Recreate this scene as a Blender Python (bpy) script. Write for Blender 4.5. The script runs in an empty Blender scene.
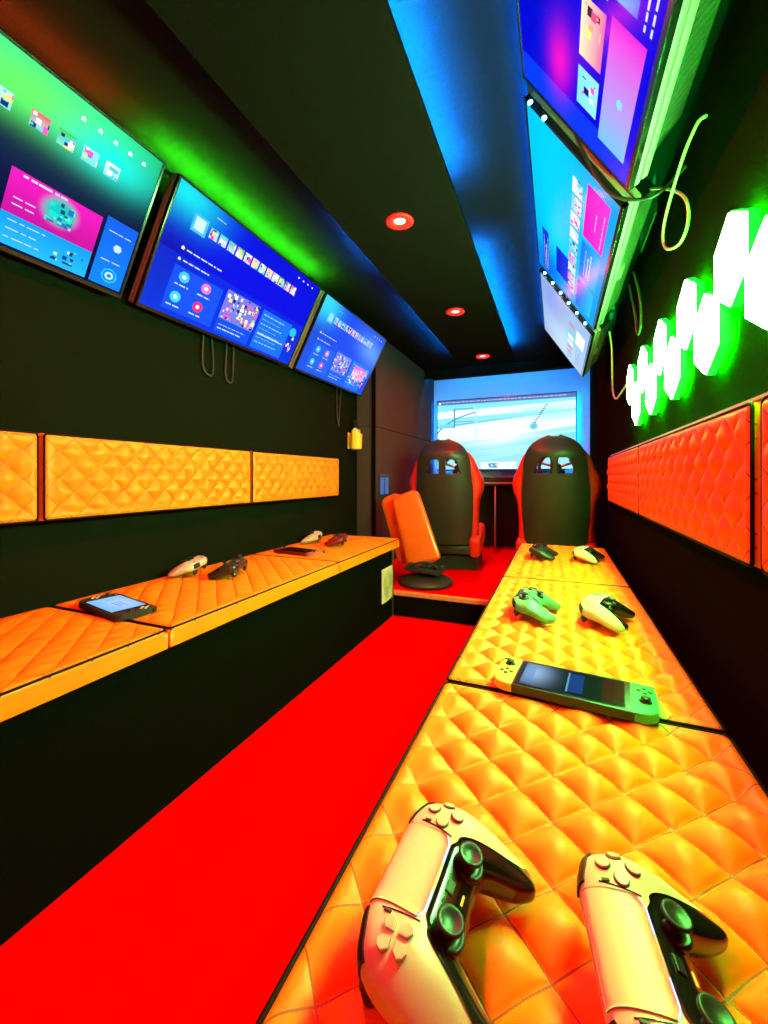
import bpy, bmesh, math, random
import numpy as np
from mathutils import Vector, Matrix
random.seed(7)
rng = np.random.default_rng(11)
S = bpy.context.scene
C = S.collection
PI = math.pi
ZC = 0.80            # eye height above the aisle floor

# ------------------------------------------------------------------ materials
def new_mat(name):
    m = bpy.data.materials.new(name); m.use_nodes = True
    return m, m.node_tree.nodes, m.node_tree.links, m.node_tree.nodes['Principled BSDF']

def mat(name, col, rough=.5, metal=0, bump=0, scale=60, var=0, coat=0, kind='noise', dist=.002, spec=.5):
    m, n, l, b = new_mat(name)
    b.inputs['Base Color'].default_value = (*col, 1)
    b.inputs['Roughness'].default_value = rough
    b.inputs['Metallic'].default_value = metal
    b.inputs['Specular IOR Level'].default_value = spec
    if coat: b.inputs['Coat Weight'].default_value = coat; b.inputs['Coat Roughness'].default_value = .15
    if bump or var:
        tc = n.new('ShaderNodeTexCoord')
        if kind == 'noise':
            t = n.new('ShaderNodeTexNoise'); t.inputs['Scale'].default_value = scale; t.inputs['Detail'].default_value = 4
            out = t.outputs['Fac']
        else:
            t = n.new('ShaderNodeTexVoronoi'); t.inputs['Scale'].default_value = scale; out = t.outputs['Distance']
        l.new(tc.outputs['Object'], t.inputs['Vector'])
        if bump:
            bp = n.new('ShaderNodeBump'); bp.inputs['Strength'].default_value = bump; bp.inputs['Distance'].default_value = dist
            l.new(out, bp.inputs['Height']); l.new(bp.outputs['Normal'], b.inputs['Normal'])
        if var:
            mx = n.new('ShaderNodeMix'); mx.data_type = 'RGBA'
            mx.inputs['A'].default_value = (*[c*(1-var) for c in col], 1)
            mx.inputs['B'].default_value = (*[min(1, c*(1+var)) for c in col], 1)
            l.new(out, mx.inputs['Factor']); l.new(mx.outputs['Result'], b.inputs['Base Color'])
    return m

def emis(name, col, s, base=(.02, .02, .02)):
    m, n, l, b = new_mat(name)
    b.inputs['Base Color'].default_value = (*base, 1)
    b.inputs['Emission Color'].default_value = (*col, 1)
    b.inputs['Emission Strength'].default_value = s
    return m

def screen_mat(name, s):
    m, n, l, b = new_mat(name)
    a = n.new('ShaderNodeAttribute'); a.attribute_name = 'Col'
    b.inputs['Base Color'].default_value = (.002, .002, .002, 1); b.inputs['Roughness'].default_value = .25
    b.inputs['Specular IOR Level'].default_value = .01
    l.new(a.outputs['Color'], b.inputs['Emission Color'])
    b.inputs['Emission Strength'].default_value = s
    m.cycles.emission_sampling = 'NONE'
    return m

M = dict(
    leather=mat('orange_leather', (.90, .212, .004), .48, bump=.2, scale=420, dist=.0005, spec=.3),
    piping=mat('dark_piping', (.007, .002, .0015), .6, spec=.1),
    carpet=mat('black_wall_carpet', (.0072, .0085, .0045), .95, bump=.6, scale=500, var=.5, dist=.002, spec=.0),
    ceilc=mat('black_ceiling_carpet', (.0095, .0078, .0066), .95, bump=.6, scale=420, var=.5, dist=.002, spec=.0),
    panel=mat('brown_carpet_panel', (.065, .048, .048), .95, bump=.5, scale=300, var=.35, dist=.002, spec=.0),
    bench=mat('black_bench_carpet', (.0045, .0042, .0024), .95, bump=.6, scale=450, var=.5, dist=.002, spec=.0),
    red=mat('red_carpet', (.72, .0006, .0006), .95, bump=.5, scale=600, var=.15, dist=.002, spec=.0),
    backw=mat('grey_back_panel', (.42, .46, .50), .6, bump=.1, scale=80),
    black=mat('black_plastic', (.012, .012, .013), .38, bump=.05, scale=300),
    gloss=mat('gloss_black_plastic', (.008, .008, .009), .16, coat=.5),
    matte=mat('matte_black', (.010, .010, .010), .8, bump=.2, scale=200),
    vinyl=mat('black_vinyl', (.022, .021, .018), .42, bump=.2, scale=260, dist=.0008),
    redv=mat('red_vinyl', (.85, .02, .01), .38, bump=.2, scale=260, dist=.0008),
    orangev=mat('orange_vinyl', (.90, .13, .01), .35, bump=.2, scale=260, dist=.0008, coat=.3),
    wallglow=emis('added_green_glow', (.0, 1, .12), 330),
    covebl=emis('blue_cove_led', (.0, .18, 1), 7000),
    coveb2=emis('blue_cove_led_soft', (.0, .13, 1), 1300),
    covegr=emis('green_cove_led', (.03, 1, .01), 2600),
    covere=emis('red_cove_led', (1, .08, .01), 350),
    housing=mat('television_housing_grey', (.30, .31, .30), .42),
    grille=mat('dark_vent_grille', (.10, .10, .10), .5),
    metal=mat('brushed_metal', (.55, .55, .55), .35, metal=1, bump=.1, scale=200),
    white=mat('white_plastic', (.60, .50, .46), .36, bump=.04, scale=500),
    pearl=mat('translucent_grey_button', (.55, .55, .54), .18, coat=.6),
    ink=mat('dark_printed_mark', (.05, .05, .05), .5),
    cream=mat('cream_plastic', (.75, .62, .42), .4),
    jgreen=mat('green_plastic', (.03, .55, .16), .4),
    jyel=mat('yellow_green_plastic', (.62, .78, .10), .4),
    camo=mat('mottled_green_plastic', (.10, .34, .18), .35, scale=55, var=.9),
    maroon=mat('dark_red_plastic', (.16, .006, .008), .3),
    rosegold=mat('copper_red_plastic', (.45, .10, .05), .3),
    vent=mat('cream_vent_plastic', (.62, .60, .36), .45),
    ventd=mat('vent_ring_shade', (.30, .34, .14), .5),
    yellow=mat('yellow_plastic', (.92, .55, .03), .4),
    bottle=mat('pale_green_bottle', (.45, .68, .50), .3),
    cable=mat('black_cable', (.02, .02, .02), .5),
    wcable=mat('pale_cable', (.65, .68, .62), .4),
    rglint=mat('red_reflection_line', (.6, .02, .02), .4),
    wood=mat('wood_nosing', (.62, .20, .07), .45, bump=.1, scale=40, var=.2),
    hexface=emis('hexagon_light_face', (.28, 1, .28), 140),
    hexrim=emis('hexagon_light_rim', (.0, 1, .03), 1.6, (.01, .01, .01)),
    hexback=emis('hexagon_back_glow', (.0, 1, .0), 900),
    blue=emis('blue_led', (.0, .22, 1), 150),
    blue2=emis('blue_led_soft', (.0, .12, 1), 260),
    cyan=emis('cyan_led_glint_dot', (.15, .8, 1), 40),
    green=emis('green_led', (.03, 1, .05), 220),
    redled=emis('red_led', (1, .10, .01), 90),
    redhalo=emis('red_halo_ring', (1, .0015, .0005), 8),
    lamp=emis('downlight_lens', (1, .5, .4), 8),
    plate=mat('dark_blue_plate', (.03, .04, .08), .3),
    plateglow=emis('blue_lit_socket', (.10, .25, .8), .5),
    dotred=emis('red_indicator', (1, .01, .02), 1.5),
    dotorg=emis('orange_indicator', (1, .35, .02), 2.5),
    bluebar=emis('pale_blue_light_bar', (.35, .45, 1), 3),
    screen=screen_mat('lit_screen', 1.2),
)

def stitch_nodes(m, p=.076, w=.05):
    # dark thread along the diamond seams, only on the padded face
    n, l = m.node_tree.nodes, m.node_tree.links; b = n['Principled BSDF']
    tc = n.new('ShaderNodeTexCoord'); sp = n.new('ShaderNodeSeparateXYZ'); l.new(tc.outputs['Object'], sp.inputs[0])
    def mth(op, a, c=None):
        q = n.new('ShaderNodeMath'); q.operation = op
        for i, v in enumerate((a, c)):
            if v is None: continue
            if isinstance(v, (int, float)): q.inputs[i].default_value = v
            else: l.new(v, q.inputs[i])
        return q.outputs[0]
    A = mth('ABSOLUTE', mth('SINE', mth('MULTIPLY', mth('ADD', sp.outputs[0], sp.outputs[1]), math.pi/p)))
    B = mth('ABSOLUTE', mth('SINE', mth('MULTIPLY', mth('SUBTRACT', sp.outputs[0], sp.outputs[1]), math.pi/p)))
    line = mth('LESS_THAN', mth('MINIMUM', A, B), w)
    sn = n.new('ShaderNodeSeparateXYZ'); l.new(tc.outputs['Normal'], sn.inputs[0])
    f = mth('MULTIPLY', mth('MULTIPLY', line, mth('GREATER_THAN', sn.outputs[2], .25)), .75)
    mx = n.new('ShaderNodeMix'); mx.data_type = 'RGBA'
    mx.inputs['A'].default_value = b.inputs['Base Color'].default_value[:]; mx.inputs['B'].default_value = (.10, .012, .002, 1)
    l.new(f, mx.inputs['Factor']); l.new(mx.outputs['Result'], b.inputs['Base Color'])
stitch_nodes(M['leather'])

# ------------------------------------------------------------------ helpers
def tag(o, label=None, cat=None, group=None, kind=None):
    if label: o['label'] = label
    if cat: o['category'] = cat
    if group: o['group'] = group
    if kind: o['kind'] = kind
    return o

def empty(name, loc=(0, 0, 0), rot=(0, 0, 0)):
    o = bpy.data.objects.new(name, None); C.objects.link(o)
    o.location = loc; o.rotation_euler = rot; o.empty_display_size = .05
    return o

def link(name, me, m, parent=None, smooth=True):
    if m is not None and not me.materials: me.materials.append(m)
    if smooth: me.polygons.foreach_set('use_smooth', [True]*len(me.polygons))
    me.update()
    o = bpy.data.objects.new(name, me); C.objects.link(o)
    if parent is not None: o.parent = parent
    return o

def copy_tree(o, parent=None):
    c = o.copy(); C.objects.link(c)
    if parent is not None: c.parent = parent
    for ch in [x for x in S.objects if x.parent == o]:
        copy_tree(ch, c)
    return c

class MB:
    """collects shapes, then links them as one mesh"""
    def __init__(s): s.bm = bmesh.new(); s.bev = []
    def box(s, c, d, rot=None, bevel=0, seg=2):
        r = bmesh.ops.create_cube(s.bm, size=1)
        vs = r['verts']
        bmesh.ops.scale(s.bm, vec=d, verts=vs)
        if bevel:
            es = list({e for v in vs for e in v.link_edges})
            rr = bmesh.ops.bevel(s.bm, geom=es, offset=bevel, segments=seg, affect='EDGES', profile=.5)
            vs = list({v for f in rr['faces'] for v in f.verts} | {v for v in vs if v.is_valid})
            # gather the whole island
            seen = set(vs); st = list(vs)
            while st:
                v = st.pop()
                for e in v.link_edges:
                    w = e.other_vert(v)
                    if w not in seen: seen.add(w); st.append(w)
            vs = list(seen)
        if rot is not None: bmesh.ops.transform(s.bm, matrix=rot.to_4x4(), verts=vs)
        bmesh.ops.translate(s.bm, vec=c, verts=vs)
        return s
    def b2(s, a, b, bevel=0, seg=2):
        return s.box([(a[i]+b[i])/2 for i in range(3)], [abs(b[i]-a[i]) for i in range(3)], bevel=bevel, seg=seg)
    def cyl(s, c, r, h, axis='Z', seg=32, r2=None, bevel=0, rot=None):
        g = bmesh.ops.create_cone(s.bm, cap_ends=True, segments=seg, radius1=r, radius2=r if r2 is None else r2, depth=h)
        vs = g['verts']
        if bevel:
            es = [e for e in {e for v in vs for e in v.link_edges} if len(e.link_faces) == 2 and any(len(f.verts) > 4 for f in e.link_faces)]
            rr = bmesh.ops.bevel(s.bm, geom=es, offset=bevel, segments=3, affect='EDGES', profile=.5)
            seen = set(v for f in rr['faces'] for v in f.verts); st = list(seen)
            while st:
                v = st.pop()
                for e in v.link_edges:
                    w = e.other_vert(v)
                    if w not in seen: seen.add(w); st.append(w)
            vs = list(seen)
        R = {'Z': Matrix.Identity(3), 'X': Matrix.Rotation(PI/2, 3, 'Y'), 'Y': Matrix.Rotation(PI/2, 3, 'X')}[axis]
        if rot is not None: R = rot @ R
        bmesh.ops.transform(s.bm, matrix=R.to_4x4(), verts=vs)
        bmesh.ops.translate(s.bm, vec=c, verts=vs)
        return s
    def lathe(s, prof, c=(0, 0, 0), seg=40, rot=None):
        rings = []
        for r, z in prof:
            ring = []
            for k in range(seg):
                a = 2*PI*k/seg
                p = Vector((r*math.cos(a), r*math.sin(a), z))
                if rot is not None: p = rot @ p
                ring.append(s.bm.verts.new(p + Vector(c)))
            rings.append(ring)
        for a, b in zip(rings[:-1], rings[1:]):
            for k in range(seg):
                s.bm.faces.new((a[k], a[(k+1) % seg], b[(k+1) % seg], b[k]))
        for ring, rev in ((rings[0], True), (rings[-1], False)):
            try: s.bm.faces.new(ring[::-1] if rev else ring)
            except Exception: pass
        return s
    def prism(s, pts, z0, z1, mtx=None, bevel=0):
        lo = [s.bm.verts.new((x, y, z0)) for x, y in pts]; hi = [s.bm.verts.new((x, y, z1)) for x, y in pts]
        n = len(pts)
        s.bm.faces.new(lo[::-1]); top = s.bm.faces.new(hi)
        for k in range(n): s.bm.faces.new((lo[k], lo[(k+1) % n], hi[(k+1) % n], hi[k]))
        vs = lo+hi
        if bevel:
            rr = bmesh.ops.bevel(s.bm, geom=list(top.edges), offset=bevel, segments=3, affect='EDGES', profile=.5)
            vs = list({v for f in rr['faces'] for v in f.verts} | {v for v in lo+hi if v.is_valid})
        if mtx is not None: bmesh.ops.transform(s.bm, matrix=mtx, verts=vs)
        return s
    def tube(s, pts, r, seg=8, closed=False, smooth=6):
        P = [Vector(p) for p in pts]
        if smooth and len(P) > 2:
            Q = []; n = len(P)
            rngk = range(n) if closed else range(n-1)
            for i in rngk:
                p0 = P[(i-1) % n] if (closed or i > 0) else P[i]; p1 = P[i]; p2 = P[(i+1) % n]
                p3 = P[(i+2) % n] if (closed or i+2 < n) else p2
                for k in range(smooth):
                    t = k/smooth
                    Q.append(.5*((2*p1)+(p2-p0)*t+(2*p0-5*p1+4*p2-p3)*t*t+(3*p1-p0-3*p2+p3)*t**3))
            if not closed: Q.append(P[-1])
            P = Q
        n = len(P); rings = []; up = None
        for i in range(n):
            a = P[(i-1) % n] if (closed or i > 0) else P[i]; b = P[(i+1) % n] if (closed or i < n-1) else P[i]
            t = (b-a).normalized()
            if up is None: up = t.orthogonal().normalized()
            up = (up - t*up.dot(t)).normalized(); w = t.cross(up)
            rr = r[i*(len(r)-1)//max(1, n-1)] if isinstance(r, (list, tuple)) else r
            rings.append([s.bm.verts.new(P[i]+rr*(math.cos(2*PI*k/seg)*up+math.sin(2*PI*k/seg)*w)) for k in range(seg)])
        m = n if closed else n-1
        for i in range(m):
            A = rings[i]; B = rings[(i+1) % n]
            for k in range(seg): s.bm.faces.new((A[k], A[(k+1) % seg], B[(k+1) % seg], B[k]))
        if not closed: s.bm.faces.new(rings[0][::-1]); s.bm.faces.new(rings[-1])
        return s
    def build(s, name, m, parent=None, smooth=False, angle=None):
        bmesh.ops.recalc_face_normals(s.bm, faces=s.bm.faces)
        me = bpy.data.meshes.new(name); s.bm.to_mesh(me); s.bm.free()
        o = link(name, me, m, parent, smooth or angle is not None)
        if angle is not None: me.set_sharp_from_angle(angle=math.radians(angle))
        return o

def grid_mesh(name, verts, nu, nv, wrap_v=False):
    """verts indexed [i*nv+j]"""
    faces = []
    for i in range(nu-1):
        for j in range(nv if wrap_v else nv-1):
            j2 = (j+1) % nv
            faces.append((i*nv+j, (i+1)*nv+j, (i+1)*nv+j2, i*nv+j2))
    return verts, faces

def mesh_from(name, verts, faces):
    me = bpy.data.meshes.new(name); me.from_pydata([tuple(map(float, v)) for v in verts], [], faces); me.update()
    return me

def struct(name, mb, m):
    o = mb.build(name, m) if isinstance(mb, MB) else mb
    o['kind'] = 'structure'
    return o

def Z(z): return z + ZC

# ------------------------------------------------------------------ room shell
WL, WR, YB, YF, CEIL = -1.33, .28, 4.30, -1.0, 1.035
struct('floor', MB().b2((WL-.1, YF-.1, -.08), (WR+.1, YB+.1, 0)), M['red'])
struct('ceiling', MB().b2((WL-.1, YF-.1, Z(CEIL)), (WR+.1, YB+.1, Z(CEIL)+.08)), M['ceilc'])
struct('wall_left', MB().b2((WL-.08, YF, 0), (WL, YB, Z(CEIL))), M['carpet'])
struct('wall_right', MB().b2((WR, YF, 0), (WR+.08, YB, Z(CEIL))), M['carpet'])
struct('wall_back', MB().b2((WL-.08, YB, 0), (WR+.08, YB+.08, Z(CEIL))), M['backw'])
struct('wall_front', MB().b2((WL-.08, YF-.08, 0), (WR+.08, YF, Z(CEIL))), M['carpet'])
# the raised floor at the far end and its riser
struct('trim_1', MB().b2((WL, 2.275, 0), (WR, YB, Z(-.672))), M['bench'])
struct('trim_2', MB().b2((WL, 2.29, Z(-.672)), (WR, YB, Z(-.66))), M['red'])
struct('trim_3', MB().b2((WL, 2.262, Z(-.682)), (WR, 2.292, Z(-.657)), bevel=.004), M['wood'])
# proud carpeted panel at the far end of the left wall
pm = MB().b2((WL, 2.72, Z(-.66)), (-1.20, YB, Z(.36)))
pm.b2((WL, 2.72, Z(.366)), (-1.20, YB, Z(CEIL)))
struct('trim_4', pm, M['panel'])
struct('trim_5', MB().b2((-1.212, 2.708, Z(-.66)), (-1.186, 2.73, Z(CEIL)), bevel=.003), M['bench'])
# dropped ceiling panel along the middle, with its narrower core above it
PX0, PX1, PZ, PY1 = -.745, -.312, .93, 3.42
struct('trim_6', MB().b2((PX0, YF, Z(PZ)), (PX1, PY1, Z(PZ)+.022), bevel=.002), M['ceilc'])
struct('trim_7', MB().b2((PX0+.09, YF, Z(PZ)+.022), (PX1-.09, PY1-.09, Z(CEIL))), M['ceilc'])
# dark bulkhead where the ceiling meets the back wall
struct('trim_8', MB().b2((-1.20, 3.95, Z(CEIL)-.02), (WR, YB, Z(CEIL))), M['ceilc'])
struct('trim_9', MB().b2((-1.20, 3.95, Z(.957)), (WR, 3.965, Z(CEIL)-.02)), M['ceilc'])  # lip added to keep the blue strip behind it out of sight

# ------------------------------------------------------------------ quilted upholstery
def quilt_mesh(L, W, T, amp=.009, p=.076, du=.0038, rnd=.013, off=0.0):
    nu = int(L/du)+1; nv = int(W/du)+1
    u = np.linspace(0, L, nu); v = np.linspace(0, W, nv)
    # finer spacing at the rounded edge
    def edge(a, Lx):
        e = rnd*(1-np.cos(np.linspace(0, PI/2, 6)[:-1]))
        mid = np.linspace(rnd, Lx-rnd, len(a))
        return np.concatenate([e, mid, Lx-e[::-1]])
    u = edge(u, L); v = edge(v, W)
    U, V = np.meshgrid(u, v, indexing='ij')
    du_ = np.minimum(U, L-U); dv_ = np.minimum(V, W-V)
    qx = np.clip(rnd-du_, 0, rnd); qy = np.clip(rnd-dv_, 0, rnd)
    q = np.minimum(np.sqrt(qx**2+qy**2), rnd)
    Zt = T-rnd+np.sqrt(np.maximum(rnd**2-q**2, 0))
    a = np.abs(np.sin(PI*(U+V+off)/p)); b = np.abs(np.sin(PI*(U-V+off)/p))
    puff = (a*b)**.78
    stitch = np.exp(-(np.minimum(a, b)/.11)**2)
    d = np.minimum(du_, dv_); f = np.clip((d-.008)/.03, 0, 1); f = f*f*(3-2*f)
    big = np.sin(np.clip(V/W, 0, 1)*PI)**.5*.004*f
    Zt = Zt + f*(amp*puff - amp*.75 - .0020*stitch) + big
    nu, nv = U.shape
    X = np.stack([U, V, Zt], -1).reshape(-1, 3)
    verts, faces = grid_mesh('', [tuple(x) for x in X], nu, nv)
    # side skirt
    ring = [i*nv for i in range(nu)] + [(nu-1)*nv+j for j in range(1, nv)] + [i*nv+nv-1 for i in range(nu-2, -1, -1)] + [j for j in range(nv-2, 0, -1)]
    base = len(verts)
    verts = list(verts) + [(verts[i][0], verts[i][1], 0.0) for i in ring]
    n = len(ring)
    for k in range(n):
        faces.append((ring[(k+1) % n], ring[k], base+k, base+(k+1) % n)[::-1])
    verts += [(verts[base+k][0], verts[base+k][1], 0.0) for k in range(n)]
    faces.append(tuple(base+n+k for k in range(n)))
    me = mesh_from('quilted_cover', verts, faces)
    bm = bmesh.new(); bm.from_mesh(me); bmesh.ops.recalc_face_normals(bm, faces=bm.faces); bm.to_mesh(me); bm.free()
    return me

def quilted(name, L, W, T, mtx, label, cat, group, amp=.009, pip_inset=.0015, pipe_r=.0026, off=0.0, pz=None, du=.0030):
    root = empty(name); root.matrix_world = mtx
    tag(root, label, cat, group)
    cov = link('quilted_cover', quilt_mesh(L, W, T, amp, off=off, du=du), M['leather'], root)
    i = pip_inset; z = T-.0045 if pz is None else pz; r = .008
    pts = []
    for cx, cy, a0 in ((L-i-r, i+r, -90), (L-i-r, W-i-r, 0), (i+r, W-i-r, 90), (i+r, i+r, 180)):
        for k in range(4):
            a = math.radians(a0+30*k); pts.append((cx+r*math.cos(a), cy+r*math.sin(a), z))
    MB().tube(pts, pipe_r, seg=6, closed=True, smooth=0).build('piping', M['piping'], root, smooth=True)
    return root

def frame(o, x, y, z):
    """matrix from origin and three axis vectors"""
    m = Matrix((( x[0], y[0], z[0], o[0]), (x[1], y[1], z[1], o[1]), (x[2], y[2], z[2], o[2]), (0, 0, 0, 1)))
    return m

G = .003
# right bench: x across the aisle edge -0.185 .. 0.225
TH = .055
zb = Z(-.36)-TH
rb = [(-.13, .733, 'near right-hand bench cushion under the two closest white controllers'),
      (.737, 1.583, 'middle right-hand bench cushion under the mottled green controller'),
      (1.587, 2.405, 'far right-hand bench cushion in front of the black racing seat back')]
for y0, y1, lab in rb:
    quilted('seat_cushion', y1-y0-G, .41, TH, frame((.225, y0+G/2, zb), (0, 1, 0), (-1, 0, 0), (0, 0, 1)),
            'orange diamond quilted leather, '+lab, 'bench cushion', 'bench cushions on the right', amp=.014, du=.0022 if y0 < .5 else .0028)
lb = [(-.13, .733, 'nearest left-hand bench cushion cut by the left edge of the photo'),
      (.737, 1.583, 'middle left-hand bench cushion with handheld console on its near seam'),
      (1.587, 2.325, 'far left-hand bench cushion ending above the square vent')]
for y0, y1, lab in lb:
    quilted('seat_cushion', y1-y0-G, .46, .05, frame((WL+.010+.46, y0+G/2, Z(-.36)-.05), (0, 1, 0), (-1, 0, 0), (0, 0, 1)),
            'orange quilted leather, '+lab, 'bench cushion', 'bench cushions on the left', amp=.0045)
# wall pads
for y0, y1, lab in [(-.15, .683, 'nearest left wall pad cut by the left edge of the photo'),
                    (.695, 1.52, 'long middle pad on the left wall below the televisions'),
                    (1.532, 2.345, 'farthest pad on the left wall, beside the yellow holder')]:
    quilted('wall_pad', y1-y0, .237, .058, frame((WL+.001, y0, Z(-.119)), (0, 1, 0), (0, 0, 1), (1, 0, 0)),
            'yellow-orange quilted leather, '+lab, 'wall pad', 'quilted pads on the left wall', amp=.0125)
for y0, y1, lab in [(-.10, .705, 'nearest right wall pad, cut off by the right edge of the photo'),
                    (.735, 1.60, 'large right wall pad below the hexagon lights'),
                    (1.606, 2.50, 'farthest right wall pad, ending beside the right racing seat')]:
    quilted('wall_pad', y1-y0, .232, .032, frame((WR-.001, y1, Z(-.127)), (0, -1, 0), (0, 0, 1), (-1, 0, 0)),
            'red-looking quilted leather, '+lab, 'wall pad', 'quilted pads on the right wall', amp=.011)
tag(MB().b2((.262, -.1, Z(.110)), (.279, 2.52, Z(.1145))).build('trim_strip', M['wcable']),
    'thin pale strip running along the top of the right wall pads', 'trim strip')

# bench bases
o = empty('bench_base', (-1.1, .9, 0)); tag(o, 'black carpeted box bench base along the left side of the aisle', 'bench')
def local(o, mb_pts): return mb_pts
def rel(o, a): return tuple(a[i]-o.location[i] for i in range(3))
MB().b2(rel(o, (WL+.002, -.9, 0)), rel(o, (-.877, 2.262, Z(-.36)-.0515))).build('box', M['bench'], o)
MB().b2(rel(o, (-.881, 2.25, .004)), rel(o, (-.872, 2.261, Z(-.36)-.052))).build('corner_strip', M['metal'], o)
o = empty('bench_base', (.04, .9, 0)); tag(o, 'black carpeted box bench base along the right side of the aisle', 'bench')
MB().b2(rel(o, (-.168, -.9, 0)), rel(o, (.279, 2.262, zb-.0015))).build('box', M['bench'], o)
MB().b2(rel(o, (-.168, 2.295, Z(-.655))), rel(o, (.24, 2.40, zb-.0015))).build('end_box', M['bench'], o)
# speaker vent in the left bench front
v = empty('floor_vent', (-.877, 2.165, Z(-.595))); tag(v, 'small square cream vent cover with round grille on the far end of the left bench', 'vent')
MB().box((.005, 0, 0), (.008, .15, .185), bevel=.003).build('cover', M['vent'], v)
b = MB()
for r in (.012, .024, .036, .048, .06):
    b.tube([(.0095, r*math.cos(a*PI/12), r*1.15*math.sin(a*PI/12)) for a in range(24)], .0022, 6, closed=True, smooth=0)
b.build('round_grille', M['ventd'], v, smooth=True)

# ------------------------------------------------------------------ screen pictures (what the sets show)
def lin(r, g, b): return np.array([(c/255)**2.2 for c in (r, g, b)])
class Pic:
    def __init__(s, w, h, c=(0, 0, 0)):
        s.w, s.h = w, h; s.a = np.zeros((h, w, 3)); s.a[:] = lin(*c)
        s.U, s.V = np.meshgrid((np.arange(w)+.5)/w, (np.arange(h)+.5)/h)
    def blob(s, u, v, ru, rv, c, k=1.0, ang=0, hard=2):
        du = s.U-u; dv = s.V-v; a = math.radians(ang)
        x = (du*math.cos(a)+dv*math.sin(a))/ru; y = (-du*math.sin(a)+dv*math.cos(a))/rv
        f = (k*np.exp(-(x*x+y*y)**(hard/2)))[..., None]; s.a = s.a*(1-f)+lin(*c)*f
    def rect(s, u0, v0, u1, v1, c, c2=None, axis='v', k=1.0):
        m = (s.U >= u0) & (s.U <= u1) & (s.V >= v0) & (s.V <= v1)
        if c2 is None: col = np.broadcast_to(lin(*c), s.a.shape)
        else:
            t = np.clip(((s.V-v0)/(v1-v0)) if axis == 'v' else ((s.U-u0)/(u1-u0)), 0, 1)[..., None]
            col = lin(*c)*(1-t)+lin(*c2)*t
        s.a[m] = s.a[m]*(1-k)+col[m]*k
    def circ(s, u, v, r, c, asp=1.78, ring=0):
        d = np.sqrt((s.U-u)**2+((s.V-v)/asp)**2)
        m = d <= r
        if ring: m &= d >= r-ring
        s.a[m] = lin(*c)
    def dashes(s, u, v, w, c=(190, 215, 255), rows=1, dv=.035, h=.009):
        for k in range(rows):
            x = u
            while x < u+w*(1-.25*(k % 2)):
                l = random.uniform(.012, .035); s.rect(x, v+k*dv, min(x+l, u+w), v+k*dv+h, c); x += l+.006
    def speck(s, u0, v0, u1, v1, n=40, pal=((255, 255, 255), (80, 200, 255), (255, 90, 200), (20, 30, 120), (255, 230, 120))):
        for _ in range(n):
            a = random.uniform(u0, u1); b = random.uniform(v0, v1); r = random.uniform(.006, .02)
            s.rect(a, b, min(a+r, u1), min(b+r*2, v1), random.choice(pal))

def screen_mesh(name, W, H, pic):
    """picture plane in local XZ, facing -Y, centred"""
    h, w = pic.a.shape[:2]
    xs = np.linspace(-W/2, W/2, w+1); zs = np.linspace(H/2, -H/2, h+1)
    X, Zz = np.meshgrid(xs, zs)
    vs = np.stack([X, np.zeros_like(X), Zz], -1).reshape(-1, 3)
    me = bpy.data.meshes.new(name)
    idx = np.arange((w+1)*(h+1)).reshape(h+1, w+1)
    f = np.stack([idx[:-1, :-1], idx[1:, :-1], idx[1:, 1:], idx[:-1, 1:]], -1).reshape(-1, 4)
    me.vertices.add(len(vs)); me.vertices.foreach_set('co', vs.ravel())
    me.loops.add(f.size); me.loops.foreach_set('vertex_index', f.ravel())
    me.polygons.add(len(f)); me.polygons.foreach_set('loop_start', np.arange(0, f.size, 4)); me.polygons.foreach_set('loop_total', np.full(len(f), 4))
    me.update(calc_edges=True); me.validate()
    at = me.color_attributes.new('Col', 'FLOAT_COLOR', 'CORNER')
    col = np.concatenate([pic.a.reshape(-1, 3), np.ones((h*w, 1))], 1)
    at.data.foreach_set('color', np.repeat(col, 4, axis=0).ravel())
    return me

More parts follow.
